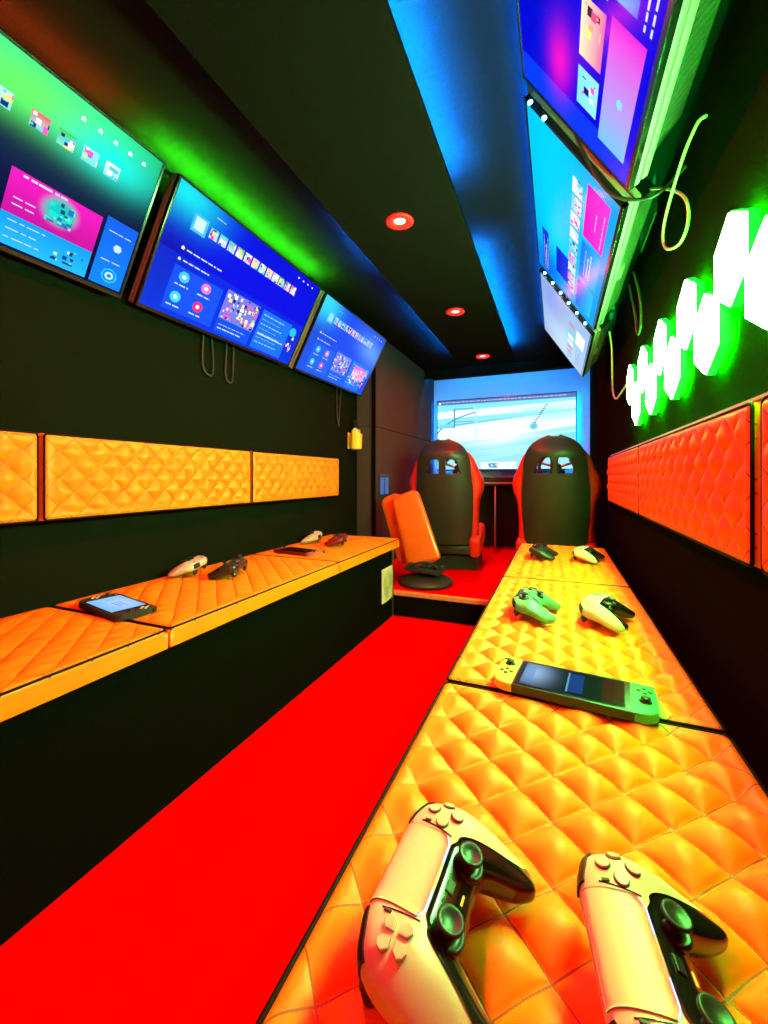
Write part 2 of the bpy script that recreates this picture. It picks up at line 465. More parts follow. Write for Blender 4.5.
def pic_home_green():                      # nearest left set
    p = Pic(300, 160, (4, 6, 60))
    p.blob(.30, -.02, .75, .30, (30, 255, 150), 1, 0, 4); p.blob(.62, .14, .25, .16, (120, 255, 60), .7)
    p.blob(.85, .20, .14, .14, (0, 240, 230), .9); p.blob(.2, .1, .2, .1, (0, 230, 220), .7)
    p.blob(.35, .52, .6, .12, (6, 8, 70), .9)
    for u, c in ((.44, (230, 240, 250)), (.53, (190, 240, 230)), (.62, (240, 60, 90)), (.69, (60, 200, 60)), (.76, (140, 240, 240)), (.83, (230, 250, 250))):
        p.rect(u, .21, u+.045, .30, c, (120, 220, 220)); p.speck(u, .21, u+.045, .30, 8)
    for k in range(5): p.circ(.74+.05*k, .09, .007, (230, 255, 250))
    p.rect(.0, .62, .28, .98, (10, 60, 190), (20, 90, 230)); p.dashes(.03, .68, .2, rows=4, dv=.07)
    p.rect(.30, .60, .58, .75, (10, 50, 200), (20, 90, 230)); p.rect(.30, .70, .56, .72, (240, 40, 190)); p.rect(.30, .77, .58, .98, (10, 70, 220), (20, 120, 240)); p.dashes(.42, .80, .12, rows=2, dv=.07); p.circ(.56, .63, .008, (220,230,250))
    p.rect(.61, .55, .87, .80, (235, 10, 185), (190, 20, 150)); p.blob(.75, .66, .05, .085, (20, 190, 190), 1, 0, 6); p.dashes(.64, .565, .12); p.dashes(.63, .70, .06, rows=2)
    p.speck(.71, .60, .79, .74, 26, ((10, 230, 200), (30, 120, 180), (0, 80, 110), (90, 255, 220)))
    p.rect(.61, .80, .87, .98, (20, 150, 235), (40, 180, 250)); p.dashes(.63, .83, .10, rows=3, dv=.05); p.speck(.75, .84, .85, .95, 16, ((200, 240, 255), (20, 70, 120), (80, 210, 255)))
    p.rect(.885, .52, .995, .98, (20, 90, 225), (20, 130, 250)); p.circ(.945, .70, .014, (190, 230, 250)); p.dashes(.90, .60, .08, rows=1); p.dashes(.90, .80, .07, rows=1)
    p.circ(.945, .90, .028, (40, 200, 250), ring=.005); p.circ(.945, .90, .015, (190, 240, 255), ring=.007)
    return p
def pic_home_blue(seed=0):                 # second left set
    random.seed(20+seed)
    p = Pic(320, 170, (10, 18, 205))
    p.blob(.55, .35, .5, .35, (14, 10, 225), .8); p.blob(.04, .06, .16, .18, (30, 225, 235), 1); p.blob(.03, .62, .12, .35, (20, 10, 140), .8)
    p.rect(0, .5, 1, 1, (12, 50, 215), (18, 70, 230), k=.55)
    p.dashes(.20, .07, .05); p.rect(.10, .14, .175, .28, (70, 190, 240)); p.rect(.112, .16, .163, .26, (200, 235, 255))
    for k in range(12):
        u = .19+.053*k; c = random.choice(((220, 230, 255), (60, 210, 200), (240, 60, 110), (250, 200, 120), (150, 210, 255), (90, 190, 110)))
        p.rect(u, .165, u+.044, .255, c, (200, 220, 250)); p.speck(u, .165, u+.044, .255, 9)
    for k in range(4): p.circ(.80+.045*k, .055, .006, (240, 245, 255))
    p.circ(.10, .44, .008, (240, 240, 255)); p.dashes(.12, .435, .20, rows=1, h=.014); p.circ(.10, .53, .007, (230, 240, 255)); p.dashes(.12, .525, .14)
    p.rect(.09, .58, .36, .95, (30, 90, 240), k=.7)
    for (u, v, c) in ((.15, .65, (70, 200, 230)), (.27, .65, (240, 120, 190)), (.14, .83, (60, 210, 240)), (.26, .83, (250, 50, 120))):
        p.circ(u, v, .026, c); p.circ(u, v, .010, (235, 245, 255)); p.dashes(u-.035, v+.07, .07)
    p.rect(.385, .55, .62, .83, (120, 120, 220)); p.speck(.385, .55, .62, .82, 90); p.rect(.385, .83, .62, .97, (20, 80, 235)); p.dashes(.40, .88, .18, rows=2, dv=.04)
    p.rect(.645, .55, .90, .97, (30, 110, 240)); p.dashes(.66, .59, .18, rows=7, dv=.05, c=(130, 200, 255)); p.rect(.66, .80, .88, .81, (190, 220, 255))
    p.circ(.93, .62, .03, (40, 190, 240)); p.speck(.91, .66, .96, .85, 14)
    return p
def pic_home_pale():                       # third left set
    p = pic_home_blue(3)
    p.a = p.a*.72+lin(60, 130, 255)*.28
    p.blob(.85, .30, .25, .18, (110, 170, 255), .7, 30); p.blob(.03, .1, .15, .2, (60, 210, 255), .8)
    p.rect(.70, .60, .92, .80, (255, 90, 200), (220, 190, 240)); p.speck(.70, .62, .95, .92, 60)
    return p
def pic_right_near():
    p = Pic(320, 170, (8, 8, 215))
    p.rect(0, 0, .08, 1, (10, 60, 240), (10, 50, 235)); p.blob(.16, .36, .075, .09, (240, 20, 200), 1, -25)
    p.blob(.5, .1, .3, .3, (4, 4, 150), .7)
    p.rect(.10, .52, .20, .68, (120, 225, 250), (150, 230, 250)); p.speck(.12, .55, .18, .66, 8)
    p.rect(.225, .52, .35, .68, (255, 235, 190), (255, 110, 170)); p.speck(.24, .54, .34, .66, 9, ((255, 170, 120), (255, 80, 140), (40, 40, 60), (255, 240, 130)))
    p.rect(.375, .52, .52, .68, (255, 190, 220), (120, 210, 250)); p.rect(.545, .52, .70, .68, (90, 160, 250), (250, 120, 190))
    p.rect(.06, .72, .36, .94, (110, 190, 250), (235, 40, 215), 'u'); p.circ(.20, .84, .012, (140, 215, 255))
    p.rect(.39, .70, .62, .86, (10, 200, 255), (20, 120, 250)); p.rect(.64, .70, .95, .86, (250, 50, 190), (60, 40, 240), 'u')
    p.dashes(.38, .90, .5, rows=2, dv=.04, h=.012)
    return p
def pic_right_mid():
    p = Pic(300, 150, (0, 150, 250))
    p.blob(.85, .25, .5, .5, (0, 200, 255), 1); p.blob(.35, .35, .3, .3, (0, 215, 250), .9); p.blob(.1, .2, .2, .3, (10, 80, 235), .8)
    p.rect(.04, .10, .4, .20, (20, 50, 200)); p.dashes(.05, .12, .3, rows=3, dv=.03)
    p.rect(.15, .33, .38, .55, (20, 20, 190), (30, 60, 230))
    for k in range(9):
        u = .12+.09*k; p.rect(u, .52, u+.075, .63, random.choice(((240, 240, 255), (120, 200, 250), (250, 120, 180), (30, 60, 200))), (150, 220, 250)); p.speck(u, .52, u+.075, .63, 10)
    p.rect(.67, .68, .95, .92, (255, 20, 190), (230, 60, 210)); p.dashes(.76, .80, .1); p.dashes(.69, .88, .2)
    p.rect(.36, .68, .64, .92, (20, 110, 240), (30, 180, 250)); p.rect(.05, .68, .33, .92, (40, 90, 240), (40, 190, 240)); p.dashes(.4, .74, .2, rows=3)
    return p
def pic_right_far():
    p = Pic(240, 120, (150, 175, 215))
    p.blob(.3, .5, .5, .4, (190, 215, 235), .9); p.blob(.8, .2, .3, .3, (130, 150, 220), .8); p.blob(.6, .7, .2, .15, (120, 200, 190), .6)
    for k in range(8): p.rect(.08+.11*k, .60, .15+.11*k, .72, random.choice(((230, 240, 250), (140, 190, 230), (200, 140, 170))))
    p.rect(.55, .76, .8, .93, (235, 235, 245)); p.dashes(.1, .8, .35, rows=3, c=(90, 120, 190))
    return p
def pic_race():
    p = Pic(420, 236, (120, 225, 240))
    p.a = p.a*(1-.5*p.V[..., None])+lin(215, 245, 250)*(.5*p.V[..., None])
    p.rect(0, 0, 1, .06, (90, 110, 170)); p.dashes(.04, .02, .9, (200, 220, 250)); p.circ(.02, .035, .01, (250, 250, 255))
    def band(v0, sl, t, c, k=1):
        m = np.abs(p.V-(v0+sl*(p.U-.5))) < t; p.a[m] = p.a[m]*(1-k)+lin(*c)*k
    band(.18, -.06, .05, (235, 250, 252)); band(.42, -.22, .12, (250, 255, 255)); band(.30, -.16, .012, (80, 190, 215), .8)
    band(.66, -.22, .04, (110, 220, 235), .7); band(.88, -.1, .10, (150, 220, 245), .8); band(.60, -.2, .012, (190, 240, 245))
    band(.80, -.3, .03, (170, 235, 240), .7)
    p.rect(.29, .1, .32, .9, (170, 220, 235), k=.45)
    m = np.abs(np.hypot((p.U-.42)*1.2, p.V-.75)-.58) < .008; m &= p.U < .30; p.a[m] = lin(70, 150, 190)
    p.blob(.85, .25, .3, .12, (150, 235, 250), .8); p.blob(.15, .7, .25, .2, (120, 215, 240), .6); p.blob(.5, .55, .25, .12, (255, 255, 255), .7, -20)
    p.rect(.13, .12, .14, .40, (60, 140, 170)); p.rect(.14, .12, .28, .13, (90, 160, 180)); p.rect(.14, .30, .28, .32, (130, 190, 200)); p.rect(.02, .34, .13, .40, (120, 210, 225))
    p.blob(.72, .42, .03, .05, (90, 200, 225), 1, 0, 6)
    for k in range(10): p.rect(.72+.009*k, .36-.026*k, .735+.009*k, .375-.026*k, (90, 120, 140))
    p.rect(.34, .90, .60, .99, (250, 255, 255)); p.rect(.40, .91, .46, .98, (90, 170, 220)); p.speck(.36, .91, .58, .98, 20, ((90, 150, 200), (200, 230, 250)))
    return p

# ------------------------------------------------------------------ televisions
def television(name, W, H, pic, origin, xax, tilt_up, label, group=None, strong=1.0, arm=True, stand=False):
    """origin = screen centre; xax = viewer's left-to-right; up = tilt_up"""
    x = Vector(xax).normalized(); z = Vector(tilt_up).normalized(); y = z.cross(x)     # y points into the set
    root = empty(name); root.matrix_world = frame(origin, x, y, z)
    tag(root, label, 'television', group)
    s = link('screen', screen_mesh('screen', W-.016, H-.018, pic), M['screen'], root, smooth=False); s.location = (0, -.0015, .001)
    f = MB()
    t = .008
    f.b2((-W/2, -.004, -H/2), (W/2, .012, -H/2+t+.004), bevel=.0015); f.b2((-W/2, -.004, H/2-t), (W/2, .012, H/2), bevel=.0015)
    f.b2((-W/2, -.004, -H/2), (-W/2+t, .012, H/2), bevel=.0015); f.b2((W/2-t, -.004, -H/2), (W/2, .012, H/2), bevel=.0015)
    f.b2((-W/2+.004, .001, -H/2+.004), (W/2-.004, .012, H/2-.004))
    f.build('bezel', M['gloss'], root)
    MB().b2((-W/2+.001, .0125, -H/2+.0005), (W/2-.001, .026, H/2-.001), bevel=.003).build('edge_band', M['housing'], root)
    MB().b2((-W/2+.006, .026, -H/2+.004), (W/2-.006, .030, H/2-.006)).build('edge_groove', M['black'], root)
    h = MB(); h.b2((-W/2+.003, .030, -H/2+.001), (W/2-.003, .044, H/2-.002), bevel=.003)
    h.build('rear_housing', M['housing'], root)
    if arm:
        h = MB()
        a = [(-W*.44, .044, -H/2+.008), (W*.44, .044, -H/2+.008), (W*.44, .044, H*.12), (-W*.44, .044, H*.12)]
        c = [(-W*.41, .112, -H/2+.024), (W*.41, .112, -H/2+.024), (W*.41, .095, H*.08), (-W*.41, .095, H*.08)]
        va = [h.bm.verts.new(q) for q in a]; vc = [h.bm.verts.new(q) for q in c]
        h.bm.faces.new(va); h.bm.faces.new(vc[::-1])
        for k in range(4): h.bm.faces.new((va[k], va[(k+1) % 4], vc[(k+1) % 4], vc[k]))
        h.build('electronics_cover', M['black'], root)
        g = MB()
        for k in range(40):
            xx = -W*.40+k*W*.8/39
            g.box((xx, .078, -H/2+.0155), (.0022, .058, .0022), rot=Matrix.Rotation(math.atan2(.016, .068), 3, 'X'))
        for k in range(7):
            yy = .052+.0085*k
            g.box((0, yy, -H/2+.0085+(yy-.044)*.2353), (W*.81, .0016, .0022))
        g.build('vent_grid', M['grille'], root)
        if group and 'right' in group:
            MB().b2((-W*.42, .0445, H*.22), (W*.42, .0485, H*.22+.010)).build('added_wall_glow', M['wallglow'], root)  # strip added behind each right-hand set to tint the wall green
        g = MB(); g.box((W*.0, .060, -H/2+.010), (.10, .016, .008), bevel=.002); g.build('port_cover', M['housing'], root)
    return root

LT = (Vector((-1.08, 0, .94)), Vector((-1.28, 0, .565)))
lup = (LT[0]-LT[1]).normalized(); LH = (LT[0]-LT[1]).length
lc = (LT[0]+LT[1])/2
lsets = []
for (y0, y1, pic, lab) in ((.07, .912, pic_home_green(), 'tilted wall television nearest on the left, green and pink home screen'),
                           (.962, 1.805, pic_home_blue(), 'tilted wall television, middle of the left row, with four round icons on blue'),
                           (1.86, 2.67, pic_home_pale(), 'tilted wall television farthest on the left above the yellow holder')):
    lsets.append(television('television', y1-y0, LH, pic, (lc.x, (y0+y1)/2, Z(lc.z)), (0, 1, 0), lup, lab, 'televisions along the left wall'))
RT = (Vector((-.076, 0, .985)), Vector((.150, 0, .642)))
rup = (RT[0]-RT[1]).normalized(); RH = (RT[0]-RT[1]).length
rc = (RT[0]+RT[1])/2
rsets = []
for (y0, y1, pic, lab) in ((.20, 1.085, pic_right_near(), 'tilted television at the top right corner with pink and cyan tile on deep blue'),
                           (1.145, 2.05, pic_right_mid(), 'tilted television, second on the right, bright cyan with a pink tile'),
                           (2.12, 2.98, pic_right_far(), 'tilted television farthest on the right, pale grey-white screen')):
    rsets.append(television('television', y1-y0, RH, pic, (rc.x, (y0+y1)/2, Z(rc.z)), (0, -1, 0), rup, lab, 'televisions along the right wall'))
# brackets that carry the sets: each set's own part
def bracket(root, length, side):
    inv = root.matrix_world.inverted()
    y = root.matrix_world.translation.y; x = root.matrix_world.translation.x; z = root.matrix_world.translation.z
    wx = WL+.002 if side < 0 else WR-.002
    b = MB()
    b.box((wx-side*.003, y, z+.04), (.006, .24, .12), bevel=.001)
    for dy in (-.10, .10):
        p0 = Vector((wx-side*.008, y+dy, z+.04)); p1 = root.matrix_world @ Vector((dy, .046, .09))
        p1.y = y+dy
        b.tube([p0, p1], .007, 6, smooth=0)
    bmesh.ops.transform(b.bm, matrix=inv, verts=b.bm.verts)
    b.build('wall_bracket', M['matte'], root)
bpy.context.view_layer.update()
for r_ in lsets: bracket(r_, 0, -1)
for r_ in rsets: bracket(r_, 0, 1)
# far set on the back wall
bt = television('television', 1.31, .715, pic_race(), (-.488, YB-.10, Z(.4225)), (1, 0, 0), (0, 0, 1),
                'large television on the back wall showing a pale racing game', None, arm=False)
MB().b2((-.15, .078, -.12), (.15, .099, .12)).build('wall_bracket', M['black'], bt)

# ------------------------------------------------------------------ hexagon lights
def hexagon():
    r = .077
    root = empty('hexagon_light')
    pts = [(r*math.sin(k*PI/3), r*math.cos(k*PI/3)) for k in range(6)]
    # local: x along wall, y up, z out from wall
    MB().prism([(x*.84, y*.84) for x, y in pts], 0.0, .012).build('back_glow', M['hexback'], root)
    MB().prism(pts, .012, .026).build('rim', M['hexrim'], root)
    MB().prism([(x*.955, y*.955) for x, y in pts], .026, .029).build('face_panel', M['hexface'], root)
    return root
hx = hexagon()
names_u = ['nearest', 'second nearest', 'middle', 'second farthest', 'farthest']
first = True
for i in range(5):
    for row in (0, 1):
        y = (.822+.245*i) if row == 0 else (.694+.245*i)
        z = .344 if row == 0 else .266-.003*i
        h = hx if first else copy_tree(hx); first = False
        h.matrix_world = frame((WR-.0005, y, Z(z)), (0, -1, 0), (0, 0, 1), (-1, 0, 0))
        tag(h, 'glowing white-green hexagonal wall light, %s of the five in the %s row' % (names_u[i], ('upper', 'lower')[row]), 'wall light', 'hexagon lights on the right wall')

# ------------------------------------------------------------------ downlights
def downlight():
    root = empty('downlight')
    MB().lathe([(.022, 0), (.046, -.001), (.049, -.004), (.044, -.007), (.024, -.006), (.0215, -.001)], seg=32).build('ring', M['redhalo'], root, smooth=True)  # trim ring made to glow red, imitating the halo around the lens
    MB().lathe([(.0001, -.0035), (.014, -.0035), (.0212, -.0012), (.0212, 0)], seg=32).build('lens', M['lamp'], root, smooth=True)
    return root
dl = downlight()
def red_area(name, loc, power):
    L = bpy.data.lights.new(name, 'AREA'); L.shape = 'DISK'; L.size = .036; L.energy = power; L.color = (1, .022, .008)
    o = bpy.data.objects.new(name, L); C.objects.link(o); o.location = loc
    return o
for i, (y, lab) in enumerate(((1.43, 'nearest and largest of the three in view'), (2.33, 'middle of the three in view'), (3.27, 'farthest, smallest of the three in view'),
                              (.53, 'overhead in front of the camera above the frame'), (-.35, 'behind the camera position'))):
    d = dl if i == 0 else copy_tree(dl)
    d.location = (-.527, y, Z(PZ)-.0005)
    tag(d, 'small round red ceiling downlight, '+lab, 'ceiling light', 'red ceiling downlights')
    red_area('downlight_lamp', (-.527, y, Z(PZ)-.010), 16)

# ------------------------------------------------------------------ LED strips
def strip(name, a, b, m, label, cat='led strip', group=None):
    root = MB().b2(a, b); o = root.build(name, M[m]); tag(o, label, cat, group); return o
zt = Z(PZ)+.023
def cove(a, b, m, label, group=None):
    # black channel with the lit tape lying in it, facing up
    root = empty('cove_light', ((a[0]+b[0])/2, (a[1]+b[1])/2, a[2])); tag(root, label, 'strip light', group)
    o = root.location
    A = [a[i]-o[i] for i in range(3)]; B = [b[i]-o[i] for i in range(3)]
    c = MB(); c.b2((A[0]-.002, A[1], A[2]), (B[0]+.002, B[1], A[2]+.002)); c.b2((A[0]-.002, A[1], A[2]), (A[0], B[1], A[2]+.005)); c.b2((B[0], A[1], A[2]), (B[0]+.002, B[1], A[2]+.005))
    c.build('channel', M['matte'], root)
    MB().b2((A[0]+.0003, A[1]+.002, A[2]+.0021), (B[0]-.0003, B[1]-.002, A[2]+.0031)).build('lit_tape', M[m], root)
    return root
cove((PX1-.020, .25, zt), (PX1-.012, 1.40, zt), 'covebl', 'blue strip light on the right edge of the dropped ceiling panel, near run', 'blue cove lights')
cove((PX1-.020, 1.85, zt), (PX1-.012, 3.38, zt), 'covebl', 'blue strip light on the right edge of the dropped ceiling panel, far run', 'blue cove lights')
cove((PX0+.010, 1.55, zt), (PX0+.018, 1.90, zt), 'covebl', 'blue strip light on the left edge of the dropped ceiling panel, near run', 'blue cove lights')
cove((PX0+.010, 2.30, zt), (PX0+.018, 3.38, zt), 'covebl', 'blue strip light on the left edge of the dropped ceiling panel, far run', 'blue cove lights')
# along the ceiling above and behind the sets
cove((-.068, .25, Z(.992)), (-.060, 3.02, Z(.992)), 'coveb2', 'blue strip light under the ceiling above the right-hand televisions')
cove((-1.134, .92, Z(.953)), (-1.126, 1.85, Z(.953)), 'covegr', 'green strip light above and behind the middle left television')
cove((-1.134, .20, Z(.953)), (-1.126, .80, Z(.953)), 'covere', 'red strip light above and behind the nearest left television')

# surround of the back wall, hidden behind a ceiling lip and behind the set
strip('led_strip', (-1.15, 3.990, Z(1.0)), (.24, 3.996, Z(1.010)), 'blue', 'blue strip light behind the ceiling lip in front of the back wall')
strip('led_strip', (.135, YB-.045, Z(.08)), (.141, YB-.035, Z(.76)), 'blue', 'blue strip light behind the right edge of the large back television')
strip('led_strip', (-1.117, YB-.045, Z(.08)), (-1.111, YB-.035, Z(.76)), 'blue', 'blue strip light behind the left edge of the large back television')

# ------------------------------------------------------------------ game controllers
HX = .080
def ss(a, b, x):
    t = np.clip((x-a)/(b-a), 0, 1); return t*t*(3-2*t)
def c_hi(x):
    a = np.abs(x)
    return .041 - .006*ss(.040, .066, a) - (.035+.020)*(1-np.sqrt(np.clip(1-(np.clip((a-.058)/(HX-.058), 0, 1))**2.2, 0, 1)))
def c_lo(x):
    a = np.abs(x)
    base = -.025 - .041*ss(.028, .056, a) + .004*ss(.056, .064, a)
    end = -.020
    k = 1-np.sqrt(np.clip(1-(np.clip((a-.060)/(HX-.060), 0, 1))**2.4, 0, 1))
    return base + (end-base)*k
def c_pt(x, th):
    """x along the width, th 0..2pi around the section (0 = bumper edge, pi/2 = face, pi = grip side)"""
    hi = c_hi(x); lo = c_lo(x); yc = (hi+lo)/2; hw = (hi-lo)/2
    a = np.abs(x)
    c = np.cos(th); s = np.sin(th); n = .72
    cy = np.sign(c)*np.abs(c)**n; sz = np.sign(s)*np.abs(s)**n
    y = yc + hw*cy
    T = .0135 + .0035*np.exp(-((a-.055)/.018)**2)
    T = T*np.clip(1-(np.clip((a-.050)/(HX-.050), 0, 1))**3, 0.02, 1)**.5
    Mz = .036 - .020*ss(.01, -.062, y) - .004*ss(.05, .08, a) + .0*a
    thin = 1 - .28*ss(-.01, -.065, y)
    z = Mz + T*sz*np.where(s > 0, 1.0, 1.25*1)*thin
    return np.stack([x+0*y, y, z], -1)
def c_top(x, y):
    hi = c_hi(x); lo = c_lo(x); yc = (hi+lo)/2; hw = (hi-lo)/2
    cy = np.clip((y-yc)/hw, -1, 1); c = np.sign(cy)*np.abs(cy)**(1/.72)
    th = np.arccos(c); return c_pt(x, th)[..., 2]
def c_th(x, y):
    hi = c_hi(x); lo = c_lo(x); yc = (hi+lo)/2; hw = (hi-lo)/2
    cy = np.clip((y-yc)/hw, -1, 1); return np.arccos(np.sign(cy)*np.abs(cy)**(1/.72))
def c_norm(x, y):
    e = .0008; h = float(c_top(np.array(x), np.array(y)))
    dx = (float(c_top(np.array(x+e), np.array(y)))-float(c_top(np.array(x-e), np.array(y))))/(2*e)
    dy = (float(c_top(np.array(x), np.array(y+e)))-float(c_top(np.array(x), np.array(y-e))))/(2*e)
    return Vector((x, y, h)), Vector((-dx, -dy, 1)).normalized()
def c_body():
    nu, nv = 121, 72
    t = np.linspace(-1, 1, nu); x = HX*np.sin(t*PI/2)*.9995
    th = np.linspace(0, 2*PI, nv, endpoint=False)
    X, TH_ = np.meshgrid(x, th, indexing='ij')
    Pn = c_pt(X, TH_).reshape(-1, 3)
    verts, faces = grid_mesh('', [tuple(p) for p in Pn], nu, nv, True)
    faces.append(tuple(range(nv))); faces.append(tuple(range((nu-1)*nv, nu*nv))[::-1])
    return mesh_from('shell', verts, faces)
def c_patch(name, xs, th0, th1, lift, n=14):
    """a panel lying on the shell between two section angles"""
    X = np.repeat(xs[:, None], n, 1); k = np.linspace(0, 1, n)[None, :]
    TH_ = th0[:, None]*(1-k)+th1[:, None]*k
    Pn = c_pt(X, TH_); e = 1e-3
    dx = c_pt(X+e*.1, TH_)-c_pt(X-e*.1, TH_); dt = c_pt(X, TH_+e)-c_pt(X, TH_-e)
    nn = np.cross(dx, dt); nn /= np.linalg.norm(nn, axis=-1, keepdims=True)+1e-12
    s = np.sign(nn[..., 2].mean()); nn = nn*(s if s else 1)
    top = (Pn+nn*lift).reshape(-1, 3); bot = (Pn-nn*.0008).reshape(-1, 3)
    nu = len(xs)
    verts, faces = grid_mesh('', [tuple(p) for p in top], nu, n)
    base = len(verts); verts = list(verts)+[tuple(p) for p in bot]
    ring = [i*n for i in range(nu)]+[(nu-1)*n+j for j in range(1, n)]+[i*n+n-1 for i in range(nu-2, -1, -1)]+[j for j in range(n-2, 0, -1)]
    for q in range(len(ring)):
        a, b = ring[q], ring[(q+1) % len(ring)]; faces.append((b, a, base+a, base+b)[::-1])
    return mesh_from(name, verts, faces)
def orient(p, nrm, spin=0):
    q = nrm.to_track_quat('Z', 'Y').to_matrix().to_4x4()
    return Matrix.Translation(p) @ q @ Matrix.Rotation(spin, 4, 'Z')
def stick(root, x, y, m, z=0.006, cap='rubber'):
    p, n = c_norm(x, y); n = Vector((n.x*.3, n.y*.3+.0, 1)).normalized()
    b = MB(); b.lathe([(.0125, -.003), (.0128, .0008), (.0112, .0020), (.0100, .0010), (.0045, .0012), (.0045, .0075), (.0085, .0085), (.0098, .0100), (.0097, .0118), (.0080, .0122), (.0060, .0108), (.0001, .0104)], seg=32)
    bmesh.ops.transform(b.bm, matrix=orient(p, n), verts=b.bm.verts)
    return b.build('thumbstick', m, root, smooth=True)
def controller(style, shell, panel, name='game_controller', buttons='pearl'):
    root = empty(name)
    link('shell', c_body(), shell, root)
    if style == 'pad':
        xs = np.linspace(-.0665, .0665, 90); a = np.abs(xs)
        yh = .0005 - .004*ss(.028, .036, a) - .052*ss(.037, .0665, a)**1.0
        yh = np.maximum(yh, c_lo(xs)+.0004)
        th1 = PI + .9*ss(.0665, .040, a) * 1.0
        th1 = np.minimum(th1, PI+.9)
        link('centre_panel', c_patch('centre_panel', xs, c_th(xs, yh), th1, .0007, 26), panel, root)
        xs = np.linspace(-.0345, .0345, 40); a = np.abs(xs)
        yh = .0025+.0035*ss(.026, .0345, a)**2
        tp = link('touchpad', c_patch('touchpad', xs*(1), c_th(xs, yh), np.full(len(xs), .16), .0011, 16), shell, root)
        # light bars at the touchpad's lower corners
        for sx in (-1, 1):
            pts = []
            for k in range(7):
                x = sx*(.012+.0035*k); y = .0014+.0035*float(ss(.026, .0345, abs(x)))
                pts.append((x, y, float(c_top(np.array(x), np.array(y)))+.0007))
            MB().tube(pts, .00045, 5, smooth=0).build('light_bar', M['bluebar'], root)
        # seams between the touchpad and the two faces
        for sx in (-1, 1):
            b = MB(); pts = [(sx*(.0355+.0007*k), .002+.0055*k, float(c_top(np.array(sx*(.0355+.0007*k)), np.array(.002+.0055*k)))+.0003) for k in range(6)]
            b.tube(pts, .00045, 5, smooth=0)
            b.build('seam', M['gloss'], root)
        for x in (-.0265, .0265): stick(root, x, -.0150, M['black'])
        dp = (-.0535, .013); ab = (.0535, .013)
        for x in (-.0395, .0395):                       # create / options
            p, n = c_norm(x*1.02, .0245); b = MB().box((0, 0, .0006), (.0022, .0055, .0012), bevel=.0004)
            bmesh.ops.transform(b.bm, matrix=orient(p, n, -.3*np.sign(x)), verts=b.bm.verts); b.build('menu_button', M['ink'], root)
        p, n = c_norm(0, -.0085); b = MB().box((0, 0, .0010), (.0100, .0065, .0016), bevel=.0006)
        bmesh.ops.transform(b.bm, matrix=orient(p, n), verts=b.bm.verts); b.build('home_button', M['black'], root)
        p, n = c_norm(0, -.0180); b = MB().box((0, 0, .0010), (.0075, .0016, .0008), bevel=.0003)
        bmesh.ops.transform(b.bm, matrix=orient(p, n), verts=b.bm.verts); b.build('indicator', M['dotorg'], root)
        cross, face = M[buttons], M[buttons]
    else:
        xs = np.linspace(-.036, .036, 40)
        link('front_band', c_patch('front_band', xs, np.full(40, c_th(np.array(0.), np.array(.026))), np.full(40, -.15), .0009, 12), M['gloss'], root)
        stick(root, -.050, .012, panel); stick(root, .026, -.013, panel)
        dp = (-.026, -.013); ab = (.052, .012)
        p, n = c_norm(0, .022); b = MB().cyl((0, 0, .001), .0058, .002, seg=24, bevel=.0006)
        bmesh.ops.transform(b.bm, matrix=orient(p, n), verts=b.bm.verts); b.build('home_button', M['pearl'], root)
        for x in (-.011, .011):
            p, n = c_norm(x, .008); b = MB().cyl((0, 0, .0008), .0032, .0016, seg=16, bevel=.0004)
            bmesh.ops.transform(b.bm, matrix=orient(p, n), verts=b.bm.verts); b.build('menu_button', panel, root)
        cross = face = M[buttons]
    # direction pad: four pointed keys, or one cross
    for k in range(4):
        a = k*PI/2
        p, n = c_norm(*dp)
        if style == 'pad':
            b = MB().prism([(-.0036, .0118), (-.0043, .0070), (0, .0026), (.0043, .0070), (.0036, .0118), (0, .0130)], -.0005, .0018, bevel=.0005)
        else:
            b = MB().prism([(-.0030, .0096), (-.0030, .0), (.0030, .0), (.0030, .0096)], -.0005, .0020, bevel=.0005)
        bmesh.ops.transform(b.bm, matrix=orient(p, n, a), verts=b.bm.verts); b.build('direction_button', cross, root)
    for k in range(4):
        a = k*PI/2; x = ab[0]+.0104*math.cos(a); y = ab[1]+.0104*math.sin(a)
        p, n = c_norm(x, y); b = MB().cyl((0, 0, .0006), .0050, .0026, seg=28, bevel=.0007)
        bmesh.ops.transform(b.bm, matrix=orient(p, n), verts=b.bm.verts); b.build('action_button', face, root)
        b = MB().tube([(.0054*math.cos(q*PI/12), .0054*math.sin(q*PI/12), .0001) for q in range(24)], .0003, 5, closed=True, smooth=0)
        bmesh.ops.transform(b.bm, matrix=orient(p, n), verts=b.bm.verts); b.build('button_rim', M['ink'], root)
    for sx in (-1, 1):
        xs = sx*np.linspace(.040, .068, 20)
        link('bumper', c_patch('bumper', xs, np.full(20, .42), np.full(20, -.22), .0016, 10), M['black'] if style == 'pad' else panel, root)
        b = MB()
        pts = [(sx*.052, .026, .026), (sx*.053, .032, .020), (sx*.054, .033, .013), (sx*.055, .028, .007)]
        b.tube(pts, [.0090, .0085, .0075, .0050], 12, smooth=5)
        bmesh.ops.scale(b.bm, vec=(1.65, .85, .9), verts=b.bm.verts, space=Matrix.Translation((-sx*.055, 0, 0)))
        b.build('trigger', M['black'] if style == 'pad' else panel, root, smooth=True)
    return root
def place(o, x, y, z, rz, rx=0, ry=0, label=None, cat='game controller', group=None):
    o.matrix_world = Matrix.Translation((x, y, z)) @ Matrix.Rotation(rz, 4, 'Z') @ Matrix.Rotation(rx, 4, 'X') @ Matrix.Rotation(ry, 4, 'Y')
    tag(o, label, cat, group); return o
BT = Z(-.36)
R = math.radians
G1 = 'game controllers on the right bench'; G2 = 'game controllers on the left bench'
wp = controller('pad', M['white'], M['gloss'])
